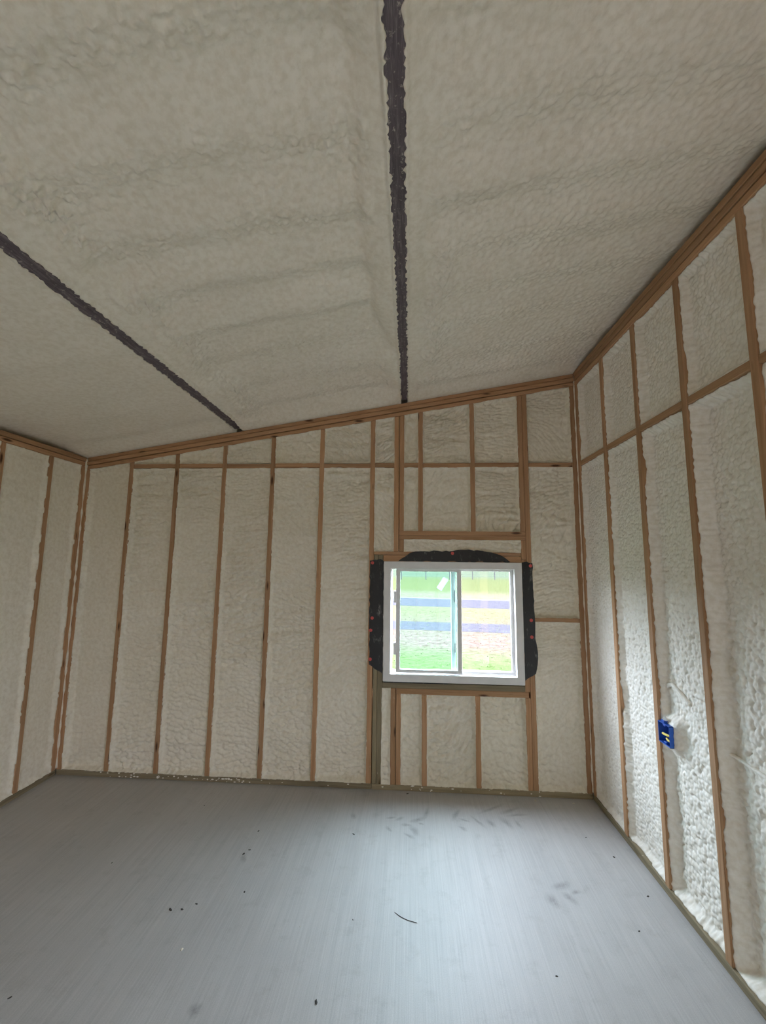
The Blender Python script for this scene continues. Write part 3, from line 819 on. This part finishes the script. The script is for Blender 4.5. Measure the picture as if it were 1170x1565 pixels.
for i, (xa, ya, xb_, yb_, w) in enumerate(MARKS):
    c = Vector(((xa + xb_) / 2, (ya + yb_) / 2, .0007)); d = Vector((xb_ - xa, yb_ - ya, 0)); L = d.length / 2 * 1.3; d.normalize(); n = Vector((-d.y, d.x, 0))
    bm = bmesh.new(); lay = bm.verts.layers.float.new('rad')
    c0 = bm.verts.new((0, 0, 0)); c0[lay] = 1
    rings = []
    for rr in (.55, 1.0):
        ring = []
        for k in range(14):
            a = 2 * math.pi * k / 14; wob = 1 + .18 * math.sin(3 * a + i) + .1 * math.sin(5 * a + 2 * i)
            p = d * (math.cos(a) * L * rr) + n * (math.sin(a) * w * 1.1 * rr * wob)
            v = bm.verts.new(p); v[lay] = .42 if rr < 1 else 0; ring.append(v)
        rings.append(ring)
    for k in range(14):
        bm.faces.new((c0, rings[0][k], rings[0][(k + 1) % 14])); bm.faces.new((rings[0][k], rings[1][k], rings[1][(k + 1) % 14], rings[0][(k + 1) % 14]))
    link('scuff_mark', bm_done(bm, 'scuff_mark'), SCUFF, floor, tuple(c - floor.location))

rng = random.Random(5)
def chip(name, x, y, s, mat, label, cat, group=None):
    bm = bmesh.new(); k = rng.choice((5, 6, 7)); a0 = rng.uniform(0, 6)
    el = rng.uniform(.35, .7); hh = s * rng.uniform(.2, .4)
    ang = rng.uniform(0, 3)
    def pt(a, r, z):
        px, py = math.cos(a) * s * r, math.sin(a) * s * r * el
        return (px * math.cos(ang) - py * math.sin(ang), px * math.sin(ang) + py * math.cos(ang), z)
    rs = [rng.uniform(.7, 1.1) for _ in range(k)]
    b = [bm.verts.new(pt(a0 + 2 * math.pi * i / k, rs[i], 0)) for i in range(k)]
    t = [bm.verts.new(pt(a0 + 2 * math.pi * i / k, rs[i] * .7, hh * rng.uniform(.6, 1.2))) for i in range(k)]
    top = bm.verts.new((0, 0, hh * 1.25))
    bm.faces.new(b[::-1])
    for i in range(k):
        j = (i + 1) % k; bm.faces.new((b[i], b[j], t[j], t[i])); bm.faces.new((t[i], t[j], top))
    return thing(link(name, bm_done(bm, name), mat, None, (x, y, 0)), label, cat, group)
OPEN = 'small dark chip of debris lying on the open concrete floor'
for spots, lab, grp in (
        (((1.593, -1.131, .013), (1.648, -1.126, .011), (1.70, -1.09, .009)), 'dark chip in a loose row of three on the open floor', 'row of three dark chips on the floor'),
        (((1.79, -.734, .012), (1.812, -.70, .008), (1.802, -.53, .008), (2.391, -.513, .010), (2.381, -1.493, .011), (1.218, -1.564, .008), (1.903, -1.00, .007), (1.10, -.86, .007), (1.34, -.30, .007)), OPEN, 'dark chips on the open floor'),
        (((3.901, -.591, .009), (3.935, -.869, .010), (3.812, -.428, .008), (3.78, -1.08, .007)), 'small dark chip on the floor close to the popcorn foam wall', 'dark chips along the tall wall'),
        (((3.329, -1.321, .008),), 'lone dark chip on bright floor below the faint footprint marks', None),
        (((2.72, -.035, .012),), 'dark chip lying against the bottom plate below the window', None),
        (((2.47, -1.12, .006),), 'tiny dark chip on the floor beside the bent wire offcut', None)):
    for x, y, q in spots: chip('debris_chip', x, y, q, CHIP, lab, 'debris', grp)
for spots, lab, grp in ((((1.758, -1.325, .009), (2.235, -1.175, .006)), 'tiny pale crumb of foam lying on the open concrete floor', 'pale foam crumbs on the open floor'),
                        (((3.62, -.05, .010), (3.88, -.06, .012)), 'pale foam crumb on the floor by the gable wall bottom plate', 'pale foam crumbs by the bottom plate')):
    for x, y, q in spots: chip('foam_crumb', x, y, q, CHIPW, lab, 'debris', grp)
wr = tube_curve('wire_offcut', [(0, 0, .0016), (.028, -.022, .0016), (.060, -.038, .0016), (.105, -.050, .0016)], .0012, CHIP, None, (2.664, -1.066, 0))
thing(wr, 'thin dark bent wire offcut lying on the concrete floor', 'wire')

# foam specks spattered on the plates
bm = bmesh.new()
for i in range(70):
    x = rng.choice((rng.uniform(.4, 1.7), rng.uniform(.2, 3.9))); z = rng.uniform(.006, .036); r = rng.uniform(.002, .006)
    mtx = Matrix.Translation((x, -.0025, z)) @ Matrix.Diagonal((r * rng.uniform(1, 3), .0016, r, 1))
    bmesh.ops.create_icosphere(bm, subdivisions=1, radius=1, matrix=mtx)
o = link('foam_splatter', bm_done(bm, 'foam_splatter'), FOAM_R, wall_back); o['kind'] = 'stuff'

# ragged foam bead squeezed into the two corners
def corner_bead(x, y, z0, z1, r, parent, seed):
    n = int((z1 - z0) / .02); rows = []
    bm = bmesh.new()
    for i in range(n + 1):
        z = z0 + (z1 - z0) * i / n
        k = float(vn(np.array([z * 22.0]), np.array([seed * 1.0]), seed)[0]); rr = r * (.25 + 1.1 * k)
        rows.append([bm.verts.new((x + rr * math.cos(a), y + rr * math.sin(a), z)) for a in [2 * math.pi * j / 8 for j in range(8)]])
    for a, b in zip(rows, rows[1:]):
        for j in range(8): bm.faces.new((a[j], a[(j + 1) % 8], b[(j + 1) % 8], b[j]))
    bm.faces.new(rows[0]); bm.faces.new(rows[-1])
    me = bm_done(bm, 'foam_bead'); me.shade_smooth()
    return link('foam_bead', me, FOAM_W, parent)
corner_bead(.001, -.001, .05, 2.50, .010, wall_left, 3)
corner_bead(W - .001, -.001, .05, 3.15, .007, wall_right, 4)

# ------------------------------------------------------------------ outside
GZ = -.2
bm = bmesh.new(); hexa(bm, box_c(-300, 300, DEPB + .012, 500, GZ - .3, GZ)); ground = link('ground', bm_done(bm, 'ground'), GROUND)
structure(ground, 'winter pasture of straw and green grass outside the window', 'ground')
bm = bmesh.new(); hexa(bm, box_c(W + DEP + .03, 300, -60, DEPB + .011, GZ - .3, GZ + .0)); yard = link('yard', bm_done(bm, 'yard'), GROUND)
structure(yard, 'bare yard outside the unseen doorway added in the tall wall', 'ground')
def road(cx, cy, half, ang, label):
    bm = bmesh.new(); hexa(bm, box_c(-120, 120, -half, half, 0, .003))
    o = link('gravel_road', bm_done(bm, 'gravel_road'), GRAVEL, None, (cx, cy, GZ)); o.rotation_euler = (0, 0, ang)
    return structure(o, label, 'road')
r1 = road(6.0, 16.6, 2.0, -.16, 'wide grey gravel road across the pasture')
bm = bmesh.new(); hexa(bm, box_c(-120, 120, 2.0, 2.35, 0, .0025)); link('verge', bm_done(bm, 'verge'), PALEST, r1)
road(4.5, 9.3, .82, -.10, 'narrow grey gravel track nearer the window')
fence = bpy.data.objects.new('wire_fence', None); COL.objects.link(fence); fence.location = (7, 45, GZ)
thing(fence, 'distant wire fence with dark posts across the pasture', 'fence')
pbm = lathe([(.055, 0), (.055, 1.2), (.05, 1.32), (.03, 1.35)], 10)
for v in pbm.verts: v.co = Vector((v.co.x, -v.co.z, v.co.y))
pm = bm_done(pbm, 'post'); pm.materials.append(POST)
px = [1.85 + 2.735 * k for k in range(-6, 14)]
for x in px: link('post', pm, None, fence, (x - 7, (x - 7.3) * .335 , 0))
for z in (.35, .62, .9, 1.2):
    tube_curve('wire', [(x - 7, (x - 7.3) * .335, z) for x in px], .010, POST, fence)
# grass tufts near the building
rg = np.random.RandomState(3)
nb = 9000
bxs = rg.uniform(-.5, 9.5, nb); bys = 2.5 + 11 * rg.rand(nb) ** 1.6
V, F = [], []
for i in range(nb):
    h = rg.uniform(.006, .02); a = rg.uniform(0, 6.28); w = rg.uniform(.006, .014); l = rg.uniform(.03, .09)
    ca, sa = math.cos(a), math.sin(a); b = len(V)
    V += [(bxs[i] - w * ca, bys[i] - w * sa, GZ - .002), (bxs[i] + w * ca, bys[i] + w * sa, GZ - .002), (bxs[i] + l * sa, bys[i] - l * ca, GZ + h)]
    F.append((b, b + 1, b + 2))
me = bpy.data.meshes.new('grass'); me.from_pydata(V, [], F); me.update()
gr = link('grass', me, GRASS); gr['kind'] = 'stuff'; gr['label'] = 'short winter grass growing outside the window'; gr['category'] = 'grass'
